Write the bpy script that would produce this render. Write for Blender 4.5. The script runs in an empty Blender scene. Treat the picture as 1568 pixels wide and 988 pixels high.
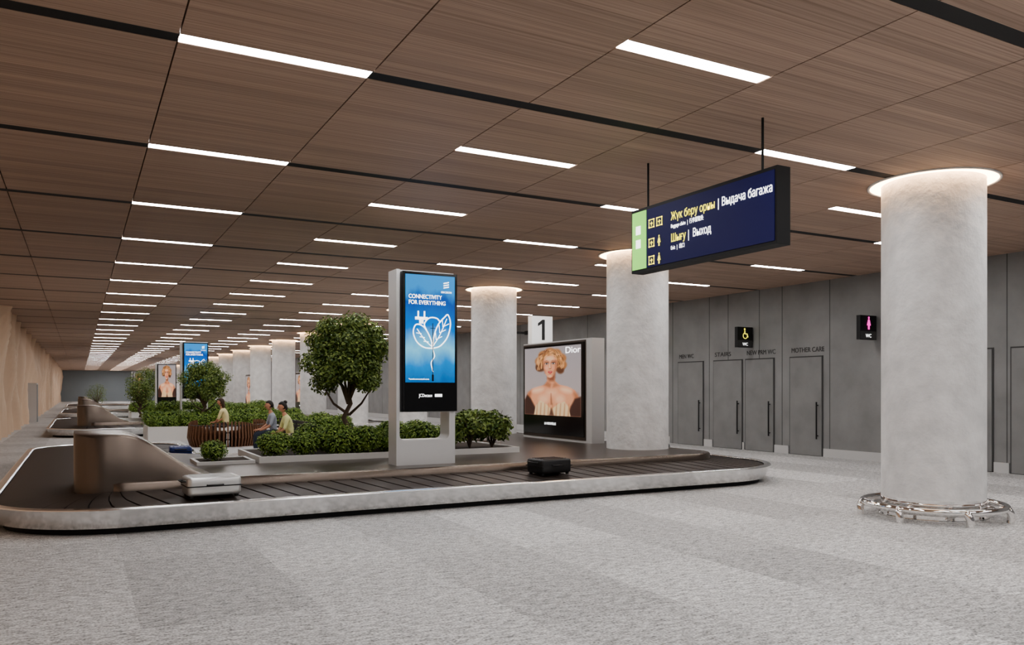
import bpy, math, random
import numpy as np
from mathutils import Vector, Matrix, noise
random.seed(7)
scene=bpy.context.scene
R=math.radians
CEIL=4.26; EYE=1.62
LX=-2.05; RX=15.8; Y0=-6.0; Y1=125.0
DK=0.48
try:
    scene.view_settings.view_transform='AgX'; scene.view_settings.look='AgX - Medium High Contrast'
except Exception as ex: print(ex)

# ------------------------------------------------------------ materials
def srgb(r,g,b):
    f=lambda c:(c/255/12.92) if c/255<=0.04045 else ((c/255+0.055)/1.055)**2.4
    return (f(r),f(g),f(b),1)
def newmat(name):
    m=bpy.data.materials.new(name); m.use_nodes=True
    nt=m.node_tree; return m,nt,nt.nodes['Principled BSDF']
def nosample(m):
    try: m.cycles.emission_sampling='NONE'
    except Exception: pass
    return m
def mat(name,col,rough=0.5,metal=0.0,emit=0.0,ecol=None,noise_amt=0.0,nscale=8,bump=0.0,bscale=60,coat=0):
    m,nt,p=newmat(name)
    p.inputs['Base Color'].default_value=col
    p.inputs['Roughness'].default_value=rough
    p.inputs['Metallic'].default_value=metal
    if coat: p.inputs['Coat Weight'].default_value=coat
    if emit:
        p.inputs['Emission Color'].default_value=ecol or col
        p.inputs['Emission Strength'].default_value=emit
        if emit<3: nosample(m)
    tc=nt.nodes.new('ShaderNodeTexCoord')
    if noise_amt:
        n=nt.nodes.new('ShaderNodeTexNoise'); n.inputs['Scale'].default_value=nscale; n.inputs['Detail'].default_value=6
        nt.links.new(tc.outputs['Object'],n.inputs['Vector'])
        mx=nt.nodes.new('ShaderNodeMix'); mx.data_type='RGBA'
        mx.inputs[6].default_value=tuple(c*(1-noise_amt) for c in col[:3])+(1,)
        mx.inputs[7].default_value=tuple(min(1,c*(1+noise_amt)) for c in col[:3])+(1,)
        nt.links.new(n.outputs['Fac'],mx.inputs[0]); nt.links.new(mx.outputs[2],p.inputs['Base Color'])
    if bump:
        n2=nt.nodes.new('ShaderNodeTexNoise'); n2.inputs['Scale'].default_value=bscale; n2.inputs['Detail'].default_value=4
        nt.links.new(tc.outputs['Object'],n2.inputs['Vector'])
        b=nt.nodes.new('ShaderNodeBump'); b.inputs['Strength'].default_value=bump; b.inputs['Distance'].default_value=0.02
        nt.links.new(n2.outputs['Fac'],b.inputs['Height']); nt.links.new(b.outputs['Normal'],p.inputs['Normal'])
    return m
def ramp(nt,stops,interp='LINEAR'):
    r=nt.nodes.new('ShaderNodeValToRGB'); cr=r.color_ramp; cr.interpolation=interp
    while len(cr.elements)<len(stops): cr.elements.new(0.5)
    for e,(pos,c) in zip(cr.elements,stops): e.position=pos; e.color=c
    return r

def wood_ceiling():
    m,nt,p=newmat('wood_ceiling_panel'); L=nt.links
    tc=nt.nodes.new('ShaderNodeTexCoord')
    mp=nt.nodes.new('ShaderNodeMapping'); mp.inputs['Scale'].default_value=(0.45,60,1)
    L.new(tc.outputs['Object'],mp.inputs['Vector'])
    n=nt.nodes.new('ShaderNodeTexNoise'); n.inputs['Scale'].default_value=1.0; n.inputs['Detail'].default_value=4; n.inputs['Roughness'].default_value=0.6
    L.new(mp.outputs['Vector'],n.inputs['Vector'])
    r=ramp(nt,[(0.25,(0.30,0.208,0.156,1)),(0.5,(0.435,0.312,0.24,1)),(0.75,(0.57,0.425,0.335,1))])
    L.new(n.outputs['Fac'],r.inputs['Fac'])
    geo=nt.nodes.new('ShaderNodeNewGeometry')
    sep=nt.nodes.new('ShaderNodeSeparateXYZ'); L.new(tc.outputs['Object'],sep.inputs[0])
    md=nt.nodes.new('ShaderNodeMath'); md.operation='FRACT'
    dv=nt.nodes.new('ShaderNodeMath'); dv.operation='MULTIPLY'; dv.inputs[1].default_value=1/0.19
    L.new(sep.outputs['Y'],dv.inputs[0]); L.new(dv.outputs[0],md.inputs[0])
    lt=nt.nodes.new('ShaderNodeMath'); lt.operation='LESS_THAN'; lt.inputs[1].default_value=0.045
    L.new(md.outputs[0],lt.inputs[0])
    fl=nt.nodes.new('ShaderNodeMath'); fl.operation='FLOOR'; L.new(dv.outputs[0],fl.inputs[0])
    ad=nt.nodes.new('ShaderNodeMath'); ad.operation='ADD'; L.new(fl.outputs[0],ad.inputs[0])
    mul=nt.nodes.new('ShaderNodeMath'); mul.operation='MULTIPLY'; mul.inputs[1].default_value=37.7
    L.new(geo.outputs['Random Per Island'],mul.inputs[0]); L.new(mul.outputs[0],ad.inputs[1])
    wn=nt.nodes.new('ShaderNodeTexWhiteNoise'); wn.noise_dimensions='1D'; L.new(ad.outputs[0],wn.inputs['W'])
    mr=nt.nodes.new('ShaderNodeMapRange'); mr.inputs['To Min'].default_value=0.90; mr.inputs['To Max'].default_value=1.08
    L.new(wn.outputs['Value'],mr.inputs['Value'])
    hs=nt.nodes.new('ShaderNodeHueSaturation'); L.new(r.outputs[0],hs.inputs['Color']); L.new(mr.outputs[0],hs.inputs['Value'])
    mx=nt.nodes.new('ShaderNodeMix'); mx.data_type='RGBA'; mx.inputs[7].default_value=(0.20,0.13,0.09,1)
    m2=nt.nodes.new('ShaderNodeMath'); m2.operation='MULTIPLY'; m2.inputs[1].default_value=0.5
    L.new(lt.outputs[0],m2.inputs[0]); L.new(m2.outputs[0],mx.inputs[0]); L.new(hs.outputs[0],mx.inputs[6])
    L.new(mx.outputs[2],p.inputs['Base Color'])
    p.inputs['Roughness'].default_value=0.6
    return m
def carpet():
    m,nt,p=newmat('carpet_tiles'); L=nt.links
    tc=nt.nodes.new('ShaderNodeTexCoord')
    sep=nt.nodes.new('ShaderNodeSeparateXYZ'); L.new(tc.outputs['Object'],sep.inputs[0])
    def cell(out,off):
        a=nt.nodes.new('ShaderNodeMath'); a.operation='MULTIPLY_ADD'; a.inputs[1].default_value=1/1.22; a.inputs[2].default_value=off
        L.new(sep.outputs[out],a.inputs[0]); f=nt.nodes.new('ShaderNodeMath'); f.operation='FLOOR'; L.new(a.outputs[0],f.inputs[0]); return f
    cx=cell('X',-0.3); cy=cell('Y',0.15)
    cb=nt.nodes.new('ShaderNodeCombineXYZ'); L.new(cx.outputs[0],cb.inputs[0]); L.new(cy.outputs[0],cb.inputs[1])
    wn=nt.nodes.new('ShaderNodeTexWhiteNoise'); wn.noise_dimensions='2D'; L.new(cb.outputs[0],wn.inputs['Vector'])
    md=nt.nodes.new('ShaderNodeMath'); md.operation='FLOORED_MODULO'; md.inputs[1].default_value=2; L.new(cx.outputs[0],md.inputs[0])
    s=nt.nodes.new('ShaderNodeMath'); s.operation='MULTIPLY_ADD'; s.inputs[1].default_value=0.5; L.new(wn.outputs['Value'],s.inputs[0]); 
    m5=nt.nodes.new('ShaderNodeMath'); m5.operation='MULTIPLY'; m5.inputs[1].default_value=0.5; L.new(md.outputs[0],m5.inputs[0]); L.new(m5.outputs[0],s.inputs[2])
    mr=nt.nodes.new('ShaderNodeMapRange'); mr.inputs['To Min'].default_value=0.79; mr.inputs['To Max'].default_value=1.12
    L.new(s.outputs[0],mr.inputs['Value'])
    n1=nt.nodes.new('ShaderNodeTexNoise'); n1.inputs['Scale'].default_value=1; n1.inputs['Detail'].default_value=5; n1.inputs['Roughness'].default_value=0.8
    mp=nt.nodes.new('ShaderNodeMapping'); mp.inputs['Scale'].default_value=(9,24,1); mp.inputs['Rotation'].default_value=(0,0,0.5); L.new(tc.outputs['Object'],mp.inputs[0]); L.new(mp.outputs[0],n1.inputs['Vector'])
    n2=nt.nodes.new('ShaderNodeTexNoise'); n2.inputs['Scale'].default_value=55; n2.inputs['Detail'].default_value=2; L.new(tc.outputs['Object'],n2.inputs['Vector'])
    av=nt.nodes.new('ShaderNodeMath'); av.operation='MULTIPLY_ADD'; av.inputs[1].default_value=0.4; L.new(n2.outputs['Fac'],av.inputs[0])
    a2=nt.nodes.new('ShaderNodeMath'); a2.operation='MULTIPLY'; a2.inputs[1].default_value=0.6; L.new(n1.outputs['Fac'],a2.inputs[0]); L.new(a2.outputs[0],av.inputs[2])
    r=ramp(nt,[(0.39,(0.19,0.188,0.185,1)),(0.48,(0.49,0.484,0.478,1)),(0.59,(0.83,0.823,0.815,1))])
    L.new(av.outputs[0],r.inputs[0])
    hs=nt.nodes.new('ShaderNodeHueSaturation'); L.new(r.outputs[0],hs.inputs['Color']); L.new(mr.outputs[0],hs.inputs['Value'])
    L.new(hs.outputs[0],p.inputs['Base Color']); p.inputs['Roughness'].default_value=0.7
    b=nt.nodes.new('ShaderNodeBump'); b.inputs['Strength'].default_value=0.4; b.inputs['Distance'].default_value=0.01
    L.new(av.outputs[0],b.inputs['Height']); L.new(b.outputs[0],p.inputs['Normal'])
    return m
def leafmat(name,c1,c2):
    m,nt,p=newmat(name); g=nt.nodes.new('ShaderNodeNewGeometry')
    r=ramp(nt,[(0,c1),(1,c2)]); nt.links.new(g.outputs['Random Per Island'],r.inputs[0]); nt.links.new(r.outputs[0],p.inputs['Base Color'])
    p.inputs['Roughness'].default_value=0.5
    return m
def woodslat(name,c1,c2):
    m,nt,p=newmat(name); tc=nt.nodes.new('ShaderNodeTexCoord'); n=nt.nodes.new('ShaderNodeTexNoise')
    mp=nt.nodes.new('ShaderNodeMapping'); mp.inputs['Scale'].default_value=(3,3,30); nt.links.new(tc.outputs['Object'],mp.inputs[0]); nt.links.new(mp.outputs[0],n.inputs['Vector'])
    r=ramp(nt,[(0.3,c1),(0.7,c2)]); nt.links.new(n.outputs['Fac'],r.inputs[0]); nt.links.new(r.outputs[0],p.inputs['Base Color']); p.inputs['Roughness'].default_value=0.5
    return m
def ad_blue():
    m,nt,p=newmat('screen_blue_sky'); L=nt.links
    tc=nt.nodes.new('ShaderNodeTexCoord'); sep=nt.nodes.new('ShaderNodeSeparateXYZ'); L.new(tc.outputs['Generated'],sep.inputs[0])
    n=nt.nodes.new('ShaderNodeTexNoise'); n.inputs['Scale'].default_value=3.5; n.inputs['Detail'].default_value=5; L.new(tc.outputs['Generated'],n.inputs['Vector'])
    a=nt.nodes.new('ShaderNodeMath'); a.operation='MULTIPLY_ADD'; a.inputs[1].default_value=0.28; L.new(n.outputs['Fac'],a.inputs[0]); L.new(sep.outputs['Z'],a.inputs[2])
    r=ramp(nt,[(0.12,srgb(25,95,160)),(0.30,srgb(25,130,200)),(0.46,srgb(120,195,225)),(0.64,srgb(20,115,200)),(0.9,srgb(12,75,160)),(1.0,srgb(50,140,205))])
    L.new(a.outputs[0],r.inputs[0])
    p.inputs['Base Color'].default_value=(0,0,0,1); p.inputs['Roughness'].default_value=0.25
    L.new(r.outputs[0],p.inputs['Emission Color']); p.inputs['Emission Strength'].default_value=1.2
    return nosample(m)
def printmat():
    m,nt,p=newmat('poster_print'); a=nt.nodes.new('ShaderNodeAttribute'); a.attribute_name='Col'
    nt.links.new(a.outputs['Color'],p.inputs['Base Color']); nt.links.new(a.outputs['Color'],p.inputs['Emission Color'])
    p.inputs['Emission Strength'].default_value=0.5; p.inputs['Roughness'].default_value=0.4
    return nosample(m)

M={}
M['ceil']=wood_ceiling(); M['carpet']=carpet(); M['print']=printmat()
M['black']=mat('black_matte',(0.008,0.008,0.009,1),0.6)
M['gap']=mat('ceiling_joint',(0.02,0.015,0.012,1),0.8)
M['light']=mat('led_strip',(1,1,1,1),0.4,emit=36,ecol=(0.985,0.99,1.0,1))
M['warm']=mat('cove_led',(1,1,1,1),0.4,emit=12,ecol=(1,0.62,0.34,1))
M['plaster']=mat('column_plaster',(0.77,0.762,0.752,1),0.8,noise_amt=0.24,nscale=4.0,bump=1.0,bscale=8)
M['wallgrey']=mat('concrete_wall',(0.25,0.25,0.25,1),0.7,noise_amt=0.3,nscale=1.6,bump=0.15,bscale=14)
M['door']=mat('concrete_door',(0.235,0.235,0.235,1),0.65,noise_amt=0.25,nscale=2.0)
M['doorjoint']=mat('door_joint',(0.07,0.07,0.07,1),0.8)
M['base']=mat('baseboard_metal',(0.6,0.6,0.6,1),0.4,metal=0.3)
M['leftwood']=mat('sculpted_veneer',srgb(222,194,168),0.6,noise_amt=0.05,nscale=2)
M['farwall']=mat('far_wall_paint',srgb(150,158,162),0.6,noise_amt=0.1,nscale=0.4)
M['steel']=mat('brushed_steel',(0.95,0.95,0.95,1),0.22,metal=1.0)
M['chrome']=mat('polished_chrome',(0.88,0.87,0.86,1),0.06,metal=1.0)
M['bronze']=mat('bronze_panel',(0.20,0.165,0.14,1),0.26,metal=0.85)
M['deck']=mat('bronze_deck',(0.10,0.078,0.064,1),0.3,metal=0.6)
M['belt']=mat('rubber_slat',(0.050,0.039,0.033,1),0.45)
M['silver']=mat('silver_paint',(0.70,0.70,0.70,1),0.38,metal=0.35)
M['glossblack']=mat('gloss_black',(0.01,0.01,0.011,1),0.12)
M['white']=mat('white_paint',(0.8,0.79,0.77,1),0.5)
M['planter']=mat('planter_white',(0.72,0.71,0.69,1),0.5)
M['soil']=mat('soil',(0.04,0.028,0.02,1),0.95,noise_amt=0.4,nscale=20)
M['leaf']=leafmat('shrub_leaf',(0.06,0.14,0.02,1),(0.34,0.46,0.10,1))
M['leafdark']=leafmat('tree_leaf',(0.05,0.105,0.02,1),(0.30,0.38,0.10,1))
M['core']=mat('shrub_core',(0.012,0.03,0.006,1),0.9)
M['bark']=mat('bark',(0.14,0.10,0.075,1),0.9,noise_amt=0.4,nscale=18,bump=0.6,bscale=30)
M['rib']=woodslat('bench_wood',(0.12,0.055,0.028,1),(0.24,0.12,0.065,1))
M['benchdark']=mat('bench_dark',(0.035,0.035,0.038,1),0.45)
M['navy']=mat('sign_navy',srgb(8,10,70),0.6,emit=0.2,ecol=srgb(8,10,90))
M['signgreen']=mat('sign_green',srgb(150,225,110),0.4,emit=0.75)
M['yellow']=mat('sign_yellow',srgb(250,238,90),0.4,emit=1.2)
M['txtwhite']=mat('sign_white',(1,1,1,1),0.4,emit=1.5)
M['txtdark']=mat('sign_dark',(0.03,0.03,0.03,1),0.5)
M['pink']=mat('sign_pink',srgb(255,60,190),0.4,emit=1.5)
M['blue']=ad_blue()
M['bag_blue']=mat('bag_blue',(0.01,0.03,0.16,1),0.35)
M['bag_silver']=mat('bag_silver',(0.72,0.72,0.71,1),0.28,metal=0.6)
M['bag_black']=mat('bag_black',(0.015,0.015,0.016,1),0.35)

# ------------------------------------------------------------ mesh builder
class MB:
    def __init__(s): s.v=[];s.f=[];s.m=[];s.sm=[]
    def face(s,pts,mi=0,smooth=False):
        b=len(s.v); s.v+= [tuple(p) for p in pts]; s.f.append(tuple(range(b,b+len(pts)))); s.m.append(mi); s.sm.append(smooth)
    def grid(s,rows,mi=0,smooth=True,closeu=False,closev=False):
        b=len(s.v); nr=len(rows); nc=len(rows[0])
        for r in rows: s.v+=[tuple(p) for p in r]
        for i in range(nr if closev else nr-1):
            for j in range(nc if closeu else nc-1):
                i2=(i+1)%nr; j2=(j+1)%nc
                s.f.append((b+i*nc+j,b+i*nc+j2,b+i2*nc+j2,b+i2*nc+j)); s.m.append(mi[i] if isinstance(mi,list) else mi); s.sm.append(smooth)
    def box(s,x0,x1,y0,y1,z0,z1,mi=0):
        b=len(s.v); s.v+=[(x0,y0,z0),(x1,y0,z0),(x1,y1,z0),(x0,y1,z0),(x0,y0,z1),(x1,y0,z1),(x1,y1,z1),(x0,y1,z1)]
        for f in [(0,3,2,1),(4,5,6,7),(0,1,5,4),(1,2,6,5),(2,3,7,6),(3,0,4,7)]:
            s.f.append(tuple(b+i for i in f)); s.m.append(mi); s.sm.append(False)
    def rbox(s,x0,x1,y0,y1,z0,z1,r,mi=0,n=4):
        pts=[]
        for cx,cy,a0 in [(x1-r,y1-r,0),(x0+r,y1-r,90),(x0+r,y0+r,180),(x1-r,y0+r,270)]:
            for k in range(n+1):
                a=R(a0+90*k/n); pts.append((cx,cy,math.cos(a),math.sin(a)))
        rows=[]
        c=min(r,(z1-z0)/2)*0.6
        for (z,ins) in [(z0,c),(z0+c*0.3,c*0.3),(z0+c,0),(z1-c,0),(z1-c*0.3,c*0.3),(z1,c)]:
            rows.append([(cx+(r-ins)*ca,cy+(r-ins)*sa,z) for cx,cy,ca,sa in pts])
        s.grid(rows,mi,True,closeu=True)
        s.face(list(reversed(rows[0])),mi); s.face(rows[-1],mi)
    def cyl(s,c,r,z0,z1,n=24,mi=0,caps=True,r1=None):
        r1=r if r1 is None else r1
        a=[(c[0]+r*math.cos(2*math.pi*k/n),c[1]+r*math.sin(2*math.pi*k/n),z0) for k in range(n)]
        b=[(c[0]+r1*math.cos(2*math.pi*k/n),c[1]+r1*math.sin(2*math.pi*k/n),z1) for k in range(n)]
        s.grid([a,b],mi,True,closeu=True)
        if caps: s.face(list(reversed(a)),mi); s.face(b,mi)
    def tube(s,pts,rad,n=8,mi=0,closed=False,caps=True):
        pts=[Vector(p) for p in pts]; N=len(pts)
        if not isinstance(rad,(list,tuple)): rad=[rad]*N
        rows=[]; up=None
        for i,p in enumerate(pts):
            if closed: t=(pts[(i+1)%N]-pts[i-1])
            else: t=pts[min(i+1,N-1)]-pts[max(i-1,0)]
            t.normalize()
            if up is None:
                up=Vector((0,0,1)) if abs(t.z)<0.9 else Vector((1,0,0))
            x=up-t*up.dot(t); x.normalize(); y=t.cross(x); up=x
            rows.append([p+(x*math.cos(2*math.pi*k/n)+y*math.sin(2*math.pi*k/n))*rad[i] for k in range(n)])
        s.grid(rows,mi,True,closeu=True,closev=closed)
        if caps and not closed: s.face(list(reversed(rows[0])),mi); s.face(rows[-1],mi)
    def ell(s,c,r,mi=0,n=12,m=8,rot=None):
        rows=[]
        for i in range(m+1):
            th=math.pi*(i+0.001)/(m+0.002); row=[]
            for k in range(n):
                ph=2*math.pi*k/n
                p=Vector((r[0]*math.sin(th)*math.cos(ph),r[1]*math.sin(th)*math.sin(ph),r[2]*math.cos(th)))
                if rot: p=rot@p
                row.append(Vector(c)+p)
            rows.append(row)
        s.grid(rows,mi,True,closeu=True)
    def build(s,name,mats,parent=None,loc=(0,0,0),rot=0,scale=1):
        me=bpy.data.meshes.new(name); me.from_pydata(s.v,[],s.f)
        for m in mats: me.materials.append(m)
        me.polygons.foreach_set('material_index',s.m); me.polygons.foreach_set('use_smooth',s.sm)
        me.update(); return place(name,me,parent,loc,rot,scale)
def spl(pts,n=5):
    """Catmull-Rom smoothing of a polyline"""
    P=[Vector(p) for p in pts]; out=[]
    for i in range(len(P)-1):
        a=P[max(i-1,0)]; b_=P[i]; c=P[i+1]; d=P[min(i+2,len(P)-1)]
        for k in range(n):
            t=k/n; out.append(0.5*((2*b_)+(c-a)*t+(2*a-5*b_+4*c-d)*t*t+(3*b_-a-3*c+d)*t**3))
    out.append(P[-1]); return out
def place(name,me,parent=None,loc=(0,0,0),rot=0,scale=1):
    o=bpy.data.objects.new(name,me); scene.collection.objects.link(o)
    o.location=loc; o.rotation_euler=(0,0,rot)
    o.scale=(scale,)*3 if not isinstance(scale,(tuple,list)) else scale
    if parent: o.parent=parent
    return o
def empty(name,loc=(0,0,0),rot=0):
    o=bpy.data.objects.new(name,None); scene.collection.objects.link(o); o.location=loc; o.rotation_euler=(0,0,rot); return o
FX=Matrix(((0,0,-1),(-1,0,0),(0,1,0)))   # text facing -x
FY=Matrix(((1,0,0),(0,0,-1),(0,1,0)))    # text facing -y
def text(name,body,loc,size,m,F,parent=None,width=None,align='LEFT',bold=0.0):
    c=bpy.data.curves.new(name,'FONT'); c.body=body; c.size=size; c.extrude=0.002; c.align_x=align; c.offset=bold
    c.materials.append(m); o=bpy.data.objects.new(name,c); scene.collection.objects.link(o)
    bpy.context.view_layer.update()
    if width and o.dimensions.x>0: o.scale=(width/o.dimensions.x,1,1)
    Mx=F.to_4x4(); o.rotation_euler=Mx.to_euler(); o.location=loc
    if parent: o.parent=parent
    return o

# ------------------------------------------------------------ room
b=MB(); b.face([(LX-1,Y0,0),(RX,Y0,0),(RX,Y1,0),(LX-1,Y1,0)]); b.build('floor',[M['carpet']])
PX=1.492; PY=3.0; XS=0.655; YS=6.45
b=MB()
b.box(LX-1,RX,Y0,Y1,CEIL+0.06,CEIL+0.3,0)
g=0.006
ix0=int(math.floor((LX-1-XS)/PX)); ix1=int(math.ceil((RX-XS)/PX))
iy0=int(math.floor((Y0-YS)/PY)); iy1=int(math.ceil((Y1-YS)/PY))
lb=MB(); sb=MB()
for i in range(ix0,ix1):
    for j in range(iy0,iy1):
        x0=max(XS+i*PX+g,LX-1); x1=min(XS+(i+1)*PX-g,RX); y0=max(YS+j*PY+0.08,Y0); y1=min(YS+(j+1)*PY-0.08,Y1)
        if not(x1-x0>0.02 and y1-y0>0.05): continue
        full=(XS+(i+1)*PX<RX and XS+i*PX>LX and YS+(j+1)*PY<Y1 and YS+j*PY>Y0)
        if full and i%4==2:
            ym=YS+(j+0.5)*PY
            b.box(x0,x1,y0,ym-0.078,CEIL,CEIL+0.05,1); b.box(x0,x1,ym+0.078,y1,CEIL,CEIL+0.05,1)
            lb.face([(x0,ym-0.078,CEIL+0.004),(x0,ym+0.078,CEIL+0.004),(x1,ym+0.078,CEIL+0.004),(x1,ym-0.078,CEIL+0.004)])
        else: b.box(x0,x1,y0,y1,CEIL,CEIL+0.05,1)
        y=YS+j*PY
        if full and i%4==0:
            lb.face([(x0,y-0.074,CEIL+0.004),(x0,y+0.074,CEIL+0.004),(x1,y+0.074,CEIL+0.004),(x1,y-0.074,CEIL+0.004)])
        elif y>Y0: sb.box(x0-g,x1+g,y-0.079,y+0.079,CEIL+0.003,CEIL+0.03,0)
b.build('ceiling',[M['gap'],M['ceil']])
lb.build('ceiling_light_strips',[M['light']])
sb.build('trim_ceiling_slots',[M['black']])

# right wall with doors
b=MB()
b.box(RX,RX+0.3,Y0,Y1,0,CEIL+0.3,0)
for y in [5,7.2,9.0,10.75,13.15,14.62,15.4,16.55,17.3,18.9,21,23.5]+[26+2.4*k for k in range(40)]:
    b.box(RX-0.003,RX,y-0.008,y+0.008,0,CEIL,1)
b.build('wall_right',[M['wallgrey'],M['doorjoint']])
b=MB(); b.box(LX-1,RX+0.3,Y1,Y1+0.3,0,CEIL+0.3,0)
b.build('wall_far',[M['farwall'],M['doorjoint']])
b=MB(); b.box(LX-1,RX+0.3,Y0-0.3,Y0,0,CEIL+0.3,0); b.build('wall_back',[M['wallgrey']])
rows=[]
NZ=20
ys=[Y0+k*0.13 for k in range(int((Y1-Y0)/0.13)+1)]
for iz in range(NZ+1):
    z=CEIL*iz/NZ; row=[]
    for y in ys:
        q=z/CEIL
        u1=y/3.4+0.30*math.sin(q*2.8+y*.15); w1=1-abs(math.sin(math.pi*u1))**0.8
        u2=y/1.9+0.35*q+0.1*math.sin(y*.4); w2=1-abs(math.sin(math.pi*u2))
        row.append((LX-0.42+0.62*w1*(0.25+0.75*q)+0.28*w2*(1-0.5*q)-0.1*q,y,z))
    rows.append(row)
b=MB(); b.grid(rows,0,True); b.box(LX-1,LX-0.9,Y0,Y1,0,CEIL+0.3,0)
b.box(LX-0.3,LX+0.22,45.6,46.7,0,1.95,1); b.box(LX+0.22,LX+0.24,45.67,46.63,0.02,1.88,2)
b.build('wall_left',[M['leftwood'],M['base'],M['door']])
doors=[(18.62,17.55,'MEN WC'),(17.1,16.02,'STAIRS'),(15.87,14.9,'NEW PRM WC'),(14.34,13.37,'MOTHER CARE'),(10.45,9.28,'WC'),(8.9,7.9,'')]
for n,(ya,yb,t) in enumerate(doors):
    b=MB(); H=2.42
    b.box(RX-0.014,RX-0.004,yb-0.03,ya+0.03,0.0,H+0.03,1)
    b.box(RX-0.032,RX-0.014,yb,ya,0.01,H,0)
    hy=yb+0.1
    b.tube([(RX-0.09,hy,0.42),(RX-0.09,hy,1.32)],0.018,8,2)
    for z in (0.5,1.24): b.tube([(RX-0.09,hy,z),(RX-0.03,hy,z)],0.012,6,2)
    e=empty('door_%d'%(n+1))
    b.build('door_leaf',[M['door'],M['doorjoint'],M['black']],e)
    if t: text('door_label',t,(RX-0.006,ya-0.02,2.55),0.17,M['txtdark'],FX,e,width=min(1.0,0.105*len(t)))
segs=[(Y1,19.0),(17.5,17.16),(15.99,15.93),(14.86,14.4),(13.32,10.5),(9.24,8.95),(7.85,Y0)]
b=MB()
for a,c in segs: b.box(RX-0.03,RX-0.001,c,a,0,0.2,0)
b.build('baseboard_right',[M['base']])

# ------------------------------------------------------------ columns
def column(x,y,z0,detail,n):
    e=empty('round_column',(x,y,z0)); b=MB(); H=CEIL-z0
    C=lambda r,z:[(r*math.cos(2*math.pi*j/n),r*math.sin(2*math.pi*j/n),z) for j in range(n)]
    b.grid([C(0.6,0.0),C(0.6,H*.5),C(0.6,H)],0,True,closeu=True)
    if detail:
        b.cyl((0,0),0.607,0,0.27,n,1); b.cyl((0,0),0.63,0,0.03,n,1)
    b.grid([C(.735,H),C(.735,H-.014),C(.765,H-.014),C(.765,H)],2,True,closeu=True)
    b.grid([C(.602,H-.004),C(.735,H-.004)],3,True,closeu=True)
    b.build('shaft',[M['plaster'],M['chrome'],M['white'],M['warm']],e)
    if detail:
        b=MB(); N=72
        b.tube([(0.82*math.cos(2*math.pi*k/N),0.82*math.sin(2*math.pi*k/N),0.165) for k in range(N)],0.040,12,0,closed=True)
        b.tube([(0.71*math.cos(2*math.pi*k/N),0.71*math.sin(2*math.pi*k/N),0.12) for k in range(N)],0.026,8,0,closed=True)
        for k in range(7):
            a=2*math.pi*(k+0.62)/7; pts=[]
            for (r,z,da) in [(0.61,0.05,-0.16),(0.68,0.11,-0.09),(0.77,0.165,-.02),(0.84,0.15,0.03),(0.86,0.07,0.06),(0.85,0.0,0.06)]:
                pts.append((r*math.cos(a+da),r*math.sin(a+da),z))
            b.tube(spl(pts,3),[0.022+0.024*min(1,i/9) for i in range(16)],10,0)
        b.build('bumper_rail',[M['chrome']],e)
CX=9.6; CY=[6.4+6.14*k for k in range(19)]
for k,y in enumerate(CY):
    base=0.0
    for o in (0,20.5,41.0,61.5):
        if 10.5+o<y<21.5+o: base=DK
    column(CX,y,base,k==0,96 if k<3 else 32)

# ------------------------------------------------------------ carousel
def rounded(poly,rads,step=0.1):
    out=[]; N=len(poly)
    for i in range(N):
        P=Vector(poly[i]).to_2d(); A=Vector(poly[i-1]).to_2d(); B=Vector(poly[(i+1)%N]).to_2d()
        u=(P-A).normalized(); w=(B-P).normalized(); r=rads[i]
        cr=u.x*w.y-u.y*w.x
        nl=Vector((-u.y,u.x)); nr=Vector((-w.y,w.x))
        s=1 if cr>0 else -1
        start=P-u*r; end=P+w*r; c=start+nl*s*r
        n=max(6,int(r*math.pi/2/step))
        a0=math.atan2((start-c).y,(start-c).x); 
        for k in range(n+1):
            a=a0+s*math.pi/2*k/n
            d=Vector((math.cos(a),math.sin(a))); out.append((c+d*r,-d*s))
        r2=rads[(i+1)%N]; nx=B-w*r2; L=(nx-end).length; m=max(1,int(L/step))
        for k in range(1,m): out.append((end.lerp(nx,k/m),nr))
    return out
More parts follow.
